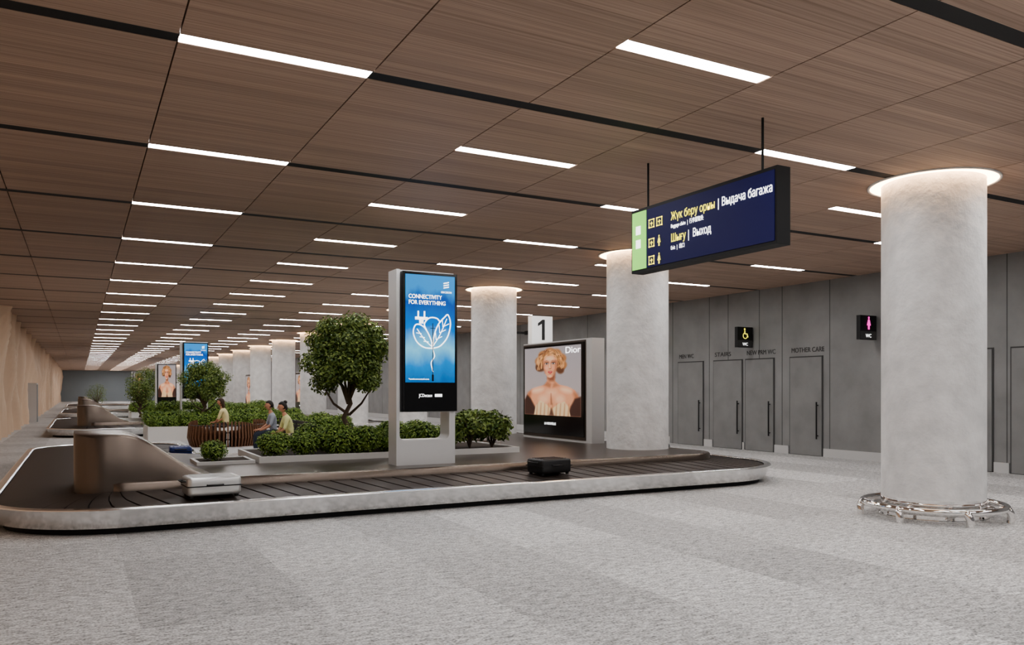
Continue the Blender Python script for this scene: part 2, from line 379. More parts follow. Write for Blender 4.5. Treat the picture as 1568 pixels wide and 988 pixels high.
def carousel(oy,detail):
    e=empty('baggage_carousel',(0,oy,0))
    poly=[(-1.0,9.8),(11.35,9.8),(11.35,22),(7.4,22),(7.4,16.0),(2.2,16.0),(2.2,22),(-1.0,22)]
    rads=[1.5,1.7,1.7,1.7,0.5,0.5,1.5,1.5]
    P=rounded(poly,rads,0.1 if detail else 0.2)
    def ring(d,z): return [(p.x+n.x*d,p.y+n.y*d,z) for p,n in P]
    b=MB()
    prof=[(0.20,0.0),(0.20,0.075),(0.11,0.075),(0.105,0.085),(0.01,0.275),(0.0,0.29),(0.005,0.302),(0.02,0.308),(0.10,0.308),(0.12,0.295),(0.12,0.265)]
    b.grid([ring(d,z) for d,z in prof],[1,1,0,0,0,0,0,0,0,1],False,closeu=True)
    b.grid([ring(0.12,0.262),ring(1.06,0.352)],1,False,closeu=True)
    b.grid([ring(1.06,0.33),ring(1.06,DK-.02),ring(1.08,DK),ring(1.15,DK)],2,True,closeu=True)
    b.face(ring(1.15,DK),3)
    b.build('frame',[M['steel'],M['black'],M['bronze'],M['deck']],e)
    b=MB(); N=len(P); st=3 if detail else 2; sk=3.5 if detail else 1.7; D=[0.125,0.35,0.6,0.83,1.055]
    def pt(i,d,lift):
        q=(d-0.12)/0.94; f=i+sk*(1-q)
        i0=int(math.floor(f)); t=f-i0; p=P[i0%N]; p2=P[(i0+1)%N]
        pp=p[0].lerp(p2[0],t); nn=p[1].lerp(p2[1],t); 
        return (pp.x+nn.x*d,pp.y+nn.y*d,0.278+0.09*q+lift)
    for i in range(0,N-N%st,st):
        A=[pt(i+0.22,d,0.006) for d in D]; B=[pt(i+st-0.02,d,0.002) for d in D]; A0=[pt(i+0.22,d,-0.012) for d in D]
        b.grid([A0,A,B],0,False)
    b.build('belt_slats',[M['belt']],e)
    b=MB(); rows=[]
    def top(x):
        t=min(1,max(0,(x-0.45)/1.15)); t=t*t*(3-2*t); return 1.07*(1-t)+(DK+.004)*t
    xs=[-0.06,-0.055,-0.04,-0.01,0.04,0.11,0.21]+[0.30+0.09*k for k in range(0,15)]
    yb=12.2
    for x in xs:
        dx=max(0,0.21-x); yf=10.88+ (0.27-math.sqrt(max(0,0.27**2-dx**2)))
        z=top(x); rows.append([(x,yf,0.34),(x,yf,z-0.04),(x,yf+0.015,z-0.01),(x,yf+0.05,z),(x,yb-0.05,z),(x,yb,z-0.04),(x,yb,0.34)])
    b.grid(list(reversed(rows)),0,True); b.face([p for p in rows[0]],0)
    b.build('bronze_fairing',[M['bronze']],e)
    return e
carousel(0,True); carousel(20.5,False); carousel(41.0,False); carousel(61.5,False)

# ------------------------------------------------------------ suitcases
def suitcase(loc,rot,m,L=0.62,W=0.44,H=0.25):
    b=MB(); b.rbox(-L/2,L/2,-W/2,W/2,0.03,H,0.05,0)
    for k in range(5):
        y=-W/2+0.07+k*(W-0.14)/4; b.box(-L/2+0.07,L/2-0.07,y-0.012,y+0.012,H-0.002,H+0.006,0)
    b.box(-L/2-0.004,L/2+0.004,-W/2-0.004,W/2+0.004,0.03+(H-0.03)*0.48,0.03+(H-0.03)*0.54,1)
    for x in (-L/2+0.05,L/2-0.05):
        for y in (-W/2+0.06,W/2-0.06): b.cyl((x,y),0.025,0.0,0.045,10,1)
    b.tube([(-0.09,-W/2,H*0.62),(-0.09,-W/2-0.035,H*0.62),(0.09,-W/2-0.035,H*0.62),(0.09,-W/2,H*0.62)],0.011,6,1)
    b.tube([(-L/2,-0.1,H*0.8),(-L/2-0.05,-0.1,H*0.8),(-L/2-0.05,0.1,H*0.8),(-L/2,0.1,H*0.8)],0.01,6,1)
    b.build('suitcase',[m,M['bag_black']],None,loc,rot)
suitcase((1.42,10.3,0.325),0.06,M['bag_silver'])
suitcase((6.3,10.42,0.335),0.1,M['bag_black'],0.56,0.42,0.24)
suitcase((1.72,16.6,0.325),1.5,M['bag_blue'],0.55,0.4,0.2)
suitcase((10.75,13.3,0.335),1.4,M['bag_black'],0.42,0.3,0.16)

# ------------------------------------------------------------ advertising
def circ(cx,cy,rx,ry,n=28,rot=0,a0=0,a1=360):
    o=[]
    for k in range(n):
        a=R(a0+(a1-a0)*k/n); x=rx*math.cos(a); y=ry*math.sin(a)
        o.append((cx+x*math.cos(rot)-y*math.sin(rot),cy+x*math.sin(rot)+y*math.cos(rot)))
    return o
NXP,NYP=170,200
def paint_portrait():
    """soft-shaded printed portrait as per-vertex colour of a flat sheet"""
    gx,gy=np.meshgrid(np.linspace(0,1,NXP),np.linspace(0,1,NYP)); X=gx.ravel(); Y=gy.ravel()
    C=np.stack([178-20*Y,164-12*Y,160-4*Y],1).astype(float)
    def sd(poly):
        d=np.full(X.shape,9.0); ins=np.zeros(X.shape,bool); n=len(poly)
        for i in range(n):
            x1,y1=poly[i]; x2,y2=poly[(i+1)%n]; ex,ey=x2-x1,y2-y1; L=ex*ex+ey*ey+1e-12
            t=np.clip(((X-x1)*ex+(Y-y1)*ey)/L,0,1); d=np.minimum(d,np.hypot(X-x1-t*ex,Y-y1-t*ey))
            c=((y1>Y)!=(y2>Y))&(X<(x2-x1)*(Y-y1)/((y2-y1) if abs(y2-y1)>1e-9 else 1e-9)+x1); ins^=c
        return np.where(ins,-d,d)
    def L(poly,col,soft=.008,al=1.0):
        a=(np.clip(.5-sd(poly)/soft,0,1)*al)[:,None]; C[:]=C*(1-a)+np.array(col,float)*a
    hair=(172,116,70); hl=(226,174,122); hd=(98,58,34); sk=(222,158,122); sl=(248,204,172); ss=(162,100,70); sd2=(118,66,46)
    rs=random.Random(5)
    for (x,y,r,k) in [(.31,.72,.10,hd),(.64,.72,.11,hd),(.29,.80,.09,hair),(.36,.88,.10,hair),(.47,.905,.11,hair),(.58,.89,.10,hair),(.66,.82,.10,hair),(.69,.73,.08,hair),(.66,.65,.06,hd),(.28,.70,.06,hd)]:
        L(circ(x,y,r,r*.75),k,.03)
    for _ in range(110):
        a=R(rs.uniform(-25,205)); rr=rs.uniform(.75,1.2); x=.48+.205*rr*math.cos(a); y=.765+.165*rr*math.sin(a)
        L(circ(x,y,rs.uniform(.025,.05),rs.uniform(.006,.013),12,rot=a+1.57+rs.uniform(-.7,.7)),rs.choice([hl,hl,hair,hd,(200,145,96)]),.012,.8)
    L([(.03,.0),(.02,.20),(.06,.33),(.14,.39),(.26,.42),(.38,.45),(.42,.50),(.43,.62),(.56,.62),(.57,.50),(.64,.45),(.78,.42),(.90,.37),(.97,.26),(.99,.10),(.98,0)],sk,.012)
    L([(.03,.0),(.02,.20),(.06,.33),(.14,.37),(.10,.20),(.12,0)],ss,.06,.8)
    L([(.88,.0),(.90,.22),(.86,.36),(.95,.32),(1,.2),(1,0)],ss,.06,.7)
    L([(.43,.62),(.43,.54),(.47,.50),(.55,.50),(.57,.56),(.56,.62)],sd2,.05,.8)
    L([(.43,.50),(.36,.44),(.48,.40),(.50,.46)],ss,.04,.7); L([(.53,.46),(.52,.40),(.64,.43),(.57,.49)],ss,.04,.6)
    L(circ(.25,.37,.11,.035,rot=.15),sl,.06,.8); L(circ(.76,.37,.10,.035,rot=-.2),sl,.06,.8); L(circ(.50,.33,.10,.05),sl,.08,.5)
    L(circ(.36,.24,.09,.06),sl,.07,.6); L(circ(.65,.24,.08,.06),sl,.07,.6); L([(.49,.32),(.50,.32),(.515,.16),(.49,.16)],sd2,.03,.7)
    L([(.0,.0),(.0,.22),(.05,.30),(.12,.24),(.20,.12),(.24,0)],(66,40,32),.03); L([(.78,0),(.83,.14),(.90,.25),(1,.28),(1,0)],(70,44,36),.03)
    L([(.18,0),(.21,.13),(.29,.22),(.38,.19),(.50,.09),(.63,.18),(.73,.21),(.80,.13),(.83,0)],(228,196,156),.012)
    for k in range(9):
        x=.22+k*.07; L([(x,.0),(x+.02,.18),(x+.03,.18),(x+.022,.0)],(168,124,84),.02,.75)
    L([(.46,.0),(.49,.10),(.50,.11),(.51,.10),(.55,0)],(90,56,44),.03,.9)
    L([(.355,.80),(.357,.70),(.385,.62),(.43,.563),(.475,.545),(.52,.56),(.57,.62),(.60,.70),(.605,.80),(.575,.87),(.48,.89),(.39,.87)],sk,.012)
    L([(.565,.60),(.60,.70),(.605,.82),(.57,.80),(.565,.70),(.53,.58)],ss,.05,.85)
    L([(.35,.80),(.355,.70),(.38,.62),(.40,.62),(.385,.70),(.375,.80)],ss,.04,.6)
    L(circ(.47,.83,.07,.03),sl,.05,.8); L(circ(.415,.695,.032,.022),(244,176,150),.035,.9); L(circ(.53,.69,.025,.02),(236,160,134),.03,.7); L(circ(.476,.575,.025,.012),sl,.025,.7)
    L([(.468,.77),(.464,.70),(.47,.69),(.482,.70),(.480,.77)],sl,.012,.8); L([(.486,.77),(.492,.705),(.505,.69),(.498,.72)],ss,.014,.8)
    L([(.452,.688),(.463,.681),(.478,.676),(.495,.681),(.506,.689),(.48,.685)],sd2,.008,.9)
    for cx,s in ((.418,1),(.535,-1)):
        L(circ(cx,.768,.042,.020),sd2,.03,.75)
        L(circ(cx,.755,.030,.0095),(235,225,220),.006); L(circ(cx,.756,.0125,.0105),(40,30,30),.005)
        L([(cx-.036,.757),(cx-.012,.768),(cx+.012,.769),(cx+.036,.757),(cx+.01,.764),(cx-.012,.763)],(30,18,16),.005)
        L([(cx-.03,.749),(cx,.743),(cx+.03,.749),(cx,.746)],(80,45,36),.006,.7)
        L([(cx-.045,.792),(cx-.005,.806),(cx+.042,.792),(cx,.800)],(104,66,44),.007,.9)
    L([(.435,.637),(.463,.651),(.477,.646),(.492,.651),(.525,.639),(.50,.615),(.48,.610),(.458,.616)],(176,44,46),.007)
    L([(.443,.637),(.477,.640),(.517,.638),(.48,.632)],(250,235,228),.005,.8); L(circ(.478,.620,.016,.004),(226,110,104),.008,.8); L(circ(.478,.600,.025,.004),ss,.012,.6)
    for _ in range(26):
        a=R(rs.uniform(20,170)); x=.475+.125*math.cos(a); y=.80+.085*math.sin(a)
        L(circ(x,y,rs.uniform(.02,.04),rs.uniform(.006,.011),12,rot=a+1.57+rs.uniform(-.5,.5)),rs.choice([hl,hair,(200,145,96)]),.012,.85)
    c=C/255; lin=np.where(c<=.04045,c/12.92,((c+.055)/1.055)**2.4)
    return np.concatenate([lin,np.ones((lin.shape[0],1))],1).astype(np.float32).ravel()
PCOL=paint_portrait()
def portrait(parent,origin,w,h,F):
    O=Vector(origin); vs=[]
    for j in range(NYP):
        for i in range(NXP): vs.append(O+F@Vector((w*i/(NXP-1),h*j/(NYP-1),0)))
    fs=[(j*NXP+i,j*NXP+i+1,(j+1)*NXP+i+1,(j+1)*NXP+i) for j in range(NYP-1) for i in range(NXP-1)]
    me=bpy.data.meshes.new('poster_print'); me.from_pydata([tuple(v) for v in vs],[],fs)
    a=me.color_attributes.new('Col','FLOAT_COLOR','POINT'); a.data.foreach_set('color',PCOL)
    me.materials.append(M['print']); me.update(); place('poster_print',me,parent)
def lightbox(x,ynear,yfar,z0,z1):
    e=empty('advertising_lightbox'); b=MB()
    b.box(x,x+0.32,ynear-0.28,yfar+0.05,z0,z1,0)
    b.box(x-0.03,x+0.001,ynear-0.02,yfar,z0+0.12,z1-0.07,1)
    b.box(x-0.012,x,ynear-0.06,yfar+0.03,z0+0.05,z1-0.03,2)
    b.build('cabinet',[M['silver'],M['glossblack'],M['deck']],e)
    L=yfar-ynear; pz=z0+0.55
    portrait(e,(x-0.032,yfar-0.06,pz),L-0.14,z1-0.12-pz,FX)
    text('poster_title','Dior',(x-0.036,ynear+0.72,z1-0.29),0.20,M['txtwhite'],FX,e,width=0.6)
    text('poster_caption','LA NOUVELLE',(x-0.036,ynear+L*0.62,z0+0.34),0.08,M['txtwhite'],FX,e)
lightbox(9.5,14.25,16.85,DK,2.72)
lightbox(9.5,38.0,40.0,DK,2.5)
lightbox(9.5,51.3,53.6,0.0,2.6)

def totem(x,y,z0,kind):
    e=empty('digital_advertising_totem',(x,y,z0)); b=MB(); W=0.96; D=0.35; H=2.95
    b.box(0,W,0,D,0,0.38,0)
    b.box(0,0.05,0,D,0.38,H,0); b.box(W-0.1,W,0.0,D,0.38,0.95,0)
    b.box(0.05,W,0.06,D,0.80,H,0)
    for sx,cx in ((-1,0.05),(1,W-0.1)):
        pts=[(cx,0.38)]+[(cx-sx*0.08+sx*0.08*math.cos(a),0.46-0.08*math.sin(a)) for a in [math.pi/2*k/6 for k in range(7)]]
        for k in range(1,len(pts)-1):
            b.face([(pts[0][0],0.002,pts[0][1]),(pts[k][0],0.002,pts[k][1]),(pts[k+1][0],0.002,pts[k+1][1])],0)
            b.face([(pts[k][0],0,pts[k][1]),(pts[k+1][0],0,pts[k+1][1]),(pts[k+1][0],D,pts[k+1][1]),(pts[k][0],D,pts[k][1])],0)
    b.box(0.08,W+0.01,-0.05,0.07,0.81,H-0.03,1)
    b.box(0.085,0.10,-0.056,-0.05,0.83,H-0.05,2)
    b.build('body',[M['silver'],M['glossblack'],M['black']],e)
    sx0,sx1,sz0,sz1=0.12,W-0.03,1.25,H-0.07
    if kind=='blue':
        b=MB(); b.face([(sx0,-0.055,sz0),(sx1,-0.055,sz0),(sx1,-0.055,sz1),(sx0,-0.055,sz1)]); b.build('screen',[M['blue']],e)
        text('ad_title','CONNECTIVITY\nFOR EVERYTHING',(sx0+0.05,-0.057,sz1-0.36),0.088,M['txtwhite'],FY,e,width=0.60,bold=0.001)
        b=MB()
        for k in range(3):
            z=sz1-0.12-k*.035; b.face([(sx1-.19,-.058,z),(sx1-.10,-.058,z+.02),(sx1-.10,-.058,z+.038),(sx1-.19,-.058,z+.018)],0)
        text('ad_brand_text','ERICSSON',(sx1-0.23,-0.057,sz1-0.26),0.04,M['txtwhite'],FY,e,width=.17)
        text('ad_sub','*totalconnected.com',(sx0+0.05,-0.057,sz0+0.04),0.035,M['txtwhite'],FY,e,width=.33)
        text('ad_foot','JCDecaux',(0.34,-0.052,1.03),0.07,M['txtwhite'],FY,e,width=.22); b.box(.60,.72,-.053,-.05,1.03,1.075,0)
        cx=(sx0+sx1)/2+0.03; cz=sz0+0.56; y=-0.06
        T=lambda pts,r=.010: b.tube(spl([(cx+p[0],y,cz+p[1]) for p in pts]),r,6,0)
        T([(0,-.04),(.13,0),(.25,.14),(.30,.34),(.26,.48),(.20,.44),(.10,.33),(.03,.16),(0,-.04)])
        T([(0,-.04),(-.13,-.03),(-.25,.05),(-.31,.19),(-.27,.31),(-.17,.30),(-.09,.22),(-.02,.08),(0,-.04)])
        T([(-.10,.24),(-.13,.33),(-.05,.42),(.07,.42),(.13,.36)])
        T([(0,-.02),(.12,.16),(.24,.42)],.007); T([(0,-.02),(-.12,.08),(-.25,.25)],.007)
        for q in (.25,.5,.72):
            T([(.24*q,.42*q-.01),(.24*q+.10,.42*q+.04)],.006); T([(-.25*q,.26*q-.01),(-.25*q-.08,.26*q)],.006)
            T([(.24*q,.42*q-.01),(.24*q-.01,.42*q+.11)],.006)
        for dx in (-.23,-.13): b.tube([(cx+dx,y,cz+.42),(cx+dx,y,cz+.52)],0.013,6,0)
        b.tube([(cx-.28,y,cz+.41),(cx-.08,y,cz+.41)],0.022,6,0); b.tube([(cx-.18,y,cz+.40),(cx-.18,y,cz+.33)],.035,6,0)
        b.box(cx-0.005,cx+0.005,y-0.018,y-0.014,sz0+0.02,cz+0.34,1)
        b.box(cx-0.04,cx+0.04,y-0.018,y-0.014,cz+0.26,cz+0.268,1); b.box(cx-0.015,cx+0.015,y-0.018,y-0.014,sz0+0.02,sz0+0.12,1)
        T([(0,-.04),(.035,-.16),(-.02,-.26),(.01,-.40)],.008)
        b.build('ad_drawing',[M['txtwhite'],M['txtdark']],e)
    else:
        portrait(e,(sx0,-0.055,sz0),sx1-sx0,sz1-sz0,FY)
totem(4.17,11.3,DK,'blue')
totem(3.35,32.2,DK,'blue'); totem(3.4,44.0,0,'portrait'); totem(3.4,65.0,0,'portrait')

# ------------------------------------------------------------ hanging sign
e=empty('hanging_wayfinding_sign'); b=MB()
sx,ya,yb,z0,z1=5.75,7.62,5.38,2.99,3.73
b.box(sx,sx+0.17,yb,ya,z0,z1,0)
for y in (7.41,5.64): b.tube([(5.83,y,z1-0.01),(5.83,y,CEIL)],0.012,8,0)
b.build('housing',[M['black']],e)
b=MB(); b.box(sx-0.006,sx,yb+0.03,7.33,z0+0.035,z1-0.035,0); b.box(sx-0.007,sx,7.34,ya-0.02,z0+0.035,z1-0.035,1)
for k,z in enumerate((3.52,3.30,3.10)):
    for q,y in enumerate((7.24,7.10)):
        if k>0 and q==1: continue
        c=0.05
        for (y0_,y1_,za,zb) in [(y-c,y+c,z-c,z-c+.012),(y-c,y+c,z+c-.012,z+c),(y-c,y-c+.012,z-c,z+c),(y+c-.012,y+c,z-c,z+c)]:
            b.box(sx-0.010,sx-0.006,y0_,y1_,za,zb,2)
        b.box(sx-0.010,sx-0.006,y-.006,y+.006,z-.028,z+.02,2); b.box(sx-0.010,sx-0.006,y-.022,y+.022,z-.005,z+.005,2)
def fig(b,x,y,z,s,mi,ax='x',skirt=True):
    def P(u,v,d=0): return (x-0.012-d,y-u*s,z+v*s) if ax=='x' else (x+u*s,y-0.012-d,z+v*s)
    b.face([P(p[0],p[1]) for p in circ(0,.42,.09,.09)],mi)
    if skirt: b.face([P(*p) for p in [(-.09,.30),(-.22,-.15),(-.1,-.15),(-.1,-.45),(.1,-.45),(.1,-.15),(.22,-.15),(.09,.30)]],mi)
    else: b.face([P(*p) for p in [(-.12,.30),(-.15,-.05),(-.1,-.05),(-.1,-.45),(.1,-.45),(.1,-.05),(.15,-.05),(.12,.30)]],mi)
fig(b,sx,7.10,3.30,0.13,2); fig(b,sx,7.10,3.10,0.13,2)
for z in (3.48,3.32):
    b.box(sx-0.009,sx-0.006,7.44,7.53,z-.05,z+.05,3)
b.build('face_panel',[M['navy'],M['signgreen'],M['yellow'],M['txtwhite']],e)
tx=sx-0.009
text('line_a','Жүк беру орны',(tx,6.90,3.49),0.125,M['yellow'],FX,e,width=0.69,bold=0.0008)
text('line_a_bar','|',(tx,6.17,3.49),0.125,M['txtwhite'],FX,e)
text('line_a_ru','Выдача багажа',(tx,6.11,3.49),0.125,M['txtwhite'],FX,e,width=0.67,bold=0.0008)
text('line_b','Baggage claim  |  行李提取处',(tx,6.90,3.405),0.06,M['txtwhite'],FX,e,width=0.52)
text('line_c','Шығу',(tx,6.90,3.25),0.125,M['yellow'],FX,e,width=0.24,bold=0.0008)
text('line_c_ru','|  Выход',(tx,6.62,3.25),0.125,M['txtwhite'],FX,e,width=0.35,bold=0.0008)
text('line_d','Exit  |  出口',(tx,6.90,3.165),0.06,M['txtwhite'],FX,e,width=0.22)

# number sign on column
e=empty('belt_number_sign'); b=MB()
b.box(10.42,11.05,18.1,18.3,2.83,3.56,0); b.box(10.15,10.45,18.45,18.5,3.1,3.16,1); b.box(10.42,10.48,18.3,18.5,3.08,3.18,1)
b.face([(p[0],18.094,p[1]) for p in [(10.72,2.93),(10.81,2.93),(10.81,3.47),(10.74,3.47),(10.60,3.37),(10.60,3.29),(10.72,3.36)]],2)
b.build('box',[mat('sign_box_white',(0.85,0.85,0.84,1),0.4,emit=0.35),M['black'],M['txtdark']],e)
def wc(y,kind):
    e=empty('restroom_blade_sign'); b=MB(); x0,x1=RX-0.58,RX-0.04
    b.box(x0,x1,y,y+0.1,2.74,3.28,0); b.box(x1,RX-.001,y+0.03,y+0.07,2.9,3.1,0)
    b.box(x0+0.01,x1-0.01,y-0.004,y,2.75,2.93,1)
    cx=(x0+x1)/2
    if kind=='w': fig(b,cx,y,3.10,0.30,2,'y')
    else:
        def P(u,v): return (cx+u,y-0.006,3.1+v)
        b.face([P(*p) for p in circ(-.02,.12,.028,.028)],3)
        b.tube([P(-.02,.08),P(-.01,0),P(.06,0),P(.09,-.09)],0.015,6,3)
        b.tube([P(p[0],p[1]) for p in circ(0,-.05,.075,.075,a0=100,a1=360)],0.010,6,3)
    b.build('box',[M['black'],M['doorjoint'],M['pink'],M['yellow']],e)
    text('wc_label','WC',(cx,y-0.006,2.79),0.11,M['txtwhite'],FY,e,align='CENTER')
wc(11.85,'w'); wc(15.6,'p'); wc(19.2,'p')

# ------------------------------------------------------------ plants
def leafcloud(n,blobs,size,core=True,rmin=.72):
    b=MB()
    for (c,r) in blobs:
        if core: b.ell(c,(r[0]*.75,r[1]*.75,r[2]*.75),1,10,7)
    tot=sum(r[0]*r[1]+r[1]*r[2] for c,r in blobs)
    for (c,r) in blobs:
        k=int(n*(r[0]*r[1]+r[1]*r[2])/tot)
        for _ in range(k):
            d=Vector((random.gauss(0,1),random.gauss(0,1),random.gauss(0,1))).normalized()
            rr=rmin+(1.08-rmin)*random.random()
            p=Vector((c[0]+d.x*r[0]*rr,c[1]+d.y*r[1]*rr,c[2]+d.z*r[2]*rr))
            nrm=(d+Vector((random.uniform(-.8,.8),random.uniform(-.8,.8),random.uniform(-.2,1.2)))).normalized()
            t=nrm.orthogonal().normalized(); t=Matrix.Rotation(random.random()*6.28,3,nrm)@t; w=nrm.cross(t); s=size*random.uniform(.7,1.3)
            b.face([p,p+t*s*.5+w*s*.30+nrm*s*.1,p+t*s,p+t*s*.5-w*s*.30+nrm*s*.1],0)
    return b
shr=[]
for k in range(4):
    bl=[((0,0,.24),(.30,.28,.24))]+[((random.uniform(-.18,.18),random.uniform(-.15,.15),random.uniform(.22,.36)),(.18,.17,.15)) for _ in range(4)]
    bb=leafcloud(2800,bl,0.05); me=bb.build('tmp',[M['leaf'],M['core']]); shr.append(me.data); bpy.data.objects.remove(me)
def shrub_loose():
    b=leafcloud(1500,[((random.uniform(-.3,.3),random.uniform(-.25,.25),random.uniform(.25,.66)),(.15,.15,.12)) for _ in range(9)],0.085,core=False)
    for _ in range(14):
        a=random.random()*6.28; r=random.uniform(.1,.32); h=random.uniform(.3,.7)
        b.tube([(0,0,0),(r*.4*math.cos(a),r*.4*math.sin(a),h*.55),(r*math.cos(a),r*math.sin(a),h)],[.012,.008,.004],5,2)
    return b
sl=shrub_loose().build('tmp',[M['leafdark'],M['core'],M['bark']]); slm=sl.data; bpy.data.objects.remove(sl)
def tree(x,y,z0,hc,rc,n,seed,parent=None):
    random.seed(seed); e=empty('potted_tree',(x,y,z0)); b=MB()
    fork=hc-rc*0.75
    pts=[(0,0,0),(0.03,0,fork*.25),(-0.05,.02,fork*.55),(0.03,0,fork*.8),(0,0,fork)]
    b.tube([(p[0]*rc*1.8,p[1],p[2]) for p in pts],[.06,.05,.045,.04,.04],8,2)
    blobs=[]; NB=30
    for k in range(NB):
        a=k*2.4+random.random()*.5; zz=-.72+1.6*k/(NB-1)
        r=rc*.66*math.sqrt(max(0.02,1-zz*zz*.95))*random.uniform(.75,1.12); h=hc+rc*.78*zz+random.uniform(-.05,.05)*rc
        c=(r*math.cos(a),r*math.sin(a),h); q=rc*random.uniform(.24,.35); blobs.append((c,(q,q,q*.78)))
        if k%2==0: b.tube([(0,0,fork*.8),(c[0]*.35,c[1]*.35,fork+(h-fork)*.35),c],[.032,.02,.008],6,2)
    blobs.append(((0,0,hc+rc*.1),(rc*.5,rc*.5,rc*.5)))
    for k in range(3):
        s=(-1)**k; b.tube([(0.02,0,fork*.6),(s*rc*.3,.03,fork*.8),(s*rc*.5,.05*s,fork*1.05)],[.028,.02,.012],6,2)
    b.build('trunk_and_branches',[M['leafdark'],M['core'],M['bark']],e)
    lb=leafcloud(n,blobs,0.062 if rc<1 else .08,core=False,rmin=.5); 
    lb.build('foliage',[M['leafdark'],M['core']],e)
    return e
def planter(x0,x1,y0,y1,z0,h,dens=1.0,loose=(),seed=1,rows=2,sc=1.0,gaps=()):
    random.seed(seed); e=empty('planter_with_shrubs'); b=MB()
    t=0.05
    b.box(x0,x1,y0,y0+t,z0,z0+h,0); b.box(x0,x1,y1-t,y1,z0,z0+h,0); b.box(x0,x0+t,y0+t,y1-t,z0,z0+h,0); b.box(x1-t,x1,y0+t,y1-t,z0,z0+h,0)
    b.box(x0+t,x1-t,y0+t,y1-t,z0,z0+h*0.8,1)
    b.build('planter_box',[M['planter'],M['soil']],e)
    nx=int((x1-x0)/0.47*dens)
    for r in range(rows):
        for k in range(nx):
            x=x0+0.3+(x1-x0-0.6)*(k+(0.25 if r%2 else -.05))/max(1,nx-1)+random.uniform(-.06,.06)
            x=min(x1-.3,max(x0+.3,x))
            y=y0+0.33+(y1-y0-.66)*r/max(1,rows-1)+random.uniform(-.05,.08)
            if any(a<x<c for a,c in gaps) and r>0: continue
            if any(abs(x-l)<.40 for l in loose): 
                if r==0: place('shrub',slm,e,(x,y+.05,z0+h*.7),random.random()*6,1.0)
                continue
            place('shrub',shr[random.randrange(4)],e,(x,y,z0+h*.7),random.random()*6,sc*random.uniform(.8,1.15))
    return e
planter(2.45,7.05,12.7,14.6,DK,0.10,loose=(6.45,),seed=3,rows=3,sc=.90,gaps=((2.0,3.5),))
tree(4.25,14.0,DK+.08,1.66,0.86,19000,11)
planter(1.55,2.4,12.75,13.6,DK,0.05,seed=5,rows=1,sc=.62)
planter(1.9,6.9,27.4,29.6,0,0.45,seed=8,rows=3,sc=1.2)
tree(3.7,28.5,0.40,1.45,0.85,10000,23)
planter(2.6,7.0,33.2,35.1,DK,0.1,seed=9,rows=2,sc=1.2)
planter(2.4,7.0,46.0,49.0,0,0.45,seed=10,rows=2,sc=1.3); tree(3.3,50,0.0,2.0,1.0,3500,5)
planter(5.2,7.1,22.6,24.4,0,0.45,seed=12,rows=2,sc=1.1)
tree(2.2,36.0,DK,1.0,0.6,2500,6)
tree(1.2,70.0,0.0,1.3,0.9,1500,8)

# ------------------------------------------------------------ benches
def rib_bench(cx,cy,r):
    e=empty('ribbed_wood_bench',(cx,cy,0)); b=MB(); N=46
    for k in range(N):
        a=R(150+ 250*k/(N-1)); rr=r+0.12*math.sin(a*2)
        hb=0.66+0.06*math.sin(a*3)
        prof=[(-.25,0),(.22,0),(.30,.25),(.26,hb),(.20,hb),(.16,.46),(-.22,.45),(-.28,.38)]
        tdir=Vector((-math.sin(a),math.cos(a),0)); rd=Vector((math.cos(a),math.sin(a),0)); w=.022
        A=[rd*(rr+p[0])+tdir*w+Vector((0,0,p[1])) for p in prof]; B=[rd*(rr+p[0])-tdir*w+Vector((0,0,p[1])) for p in prof]
        b.face(A,0); b.face(list(reversed(B)),0)
        for i in range(len(prof)):
            j=(i+1)%len(prof); b.face([A[i],B[i],B[j],A[j]],0)
    for z,dr in ((.2,0),(.40,0),(.6,.23)):
        b.tube([((r+0.12*math.sin(R(150+10*k)*2)+dr)*math.cos(R(150+10*k)),(r+0.12*math.sin(R(150+10*k)*2)+dr)*math.sin(R(150+10*k)),z) for k in range(26)],0.02,6,1)
    b.build('ribs',[M['rib'],M['benchdark']],e)
rib_bench(3.85,24.6,0.82)
def bench(x,y0,y1):
    b=MB()
    for k in range(5): b.box(x-0.25+k*.1,x-0.17+k*.1,y0,y1,.42,.45,0)
    for k in range(4): b.box(x+0.27+k*.015,x+0.295+k*.015,y0,y1,.50+k*.1,.58+k*.1,0)
    for y in (y0+.15,(y0+y1)/2,y1-.15):
        b.box(x-.25,x+.27,y-.025,y+.025,.37,.42,0); b.box(x-.22,x-.17,y-.025,y+.025,0,.38,0)
        b.tube([(x+.24,y,0),(x+.26,y,.45),(x+.34,y,.88)],.025,6,0)
        b.tube([(x+.3,y,.66),(x-.2,y,.64),(x-.2,y,.40)],.02,6,0)
    b.build('slatted_bench',[M['benchdark']])
bench(4.3,17.6,21.3)

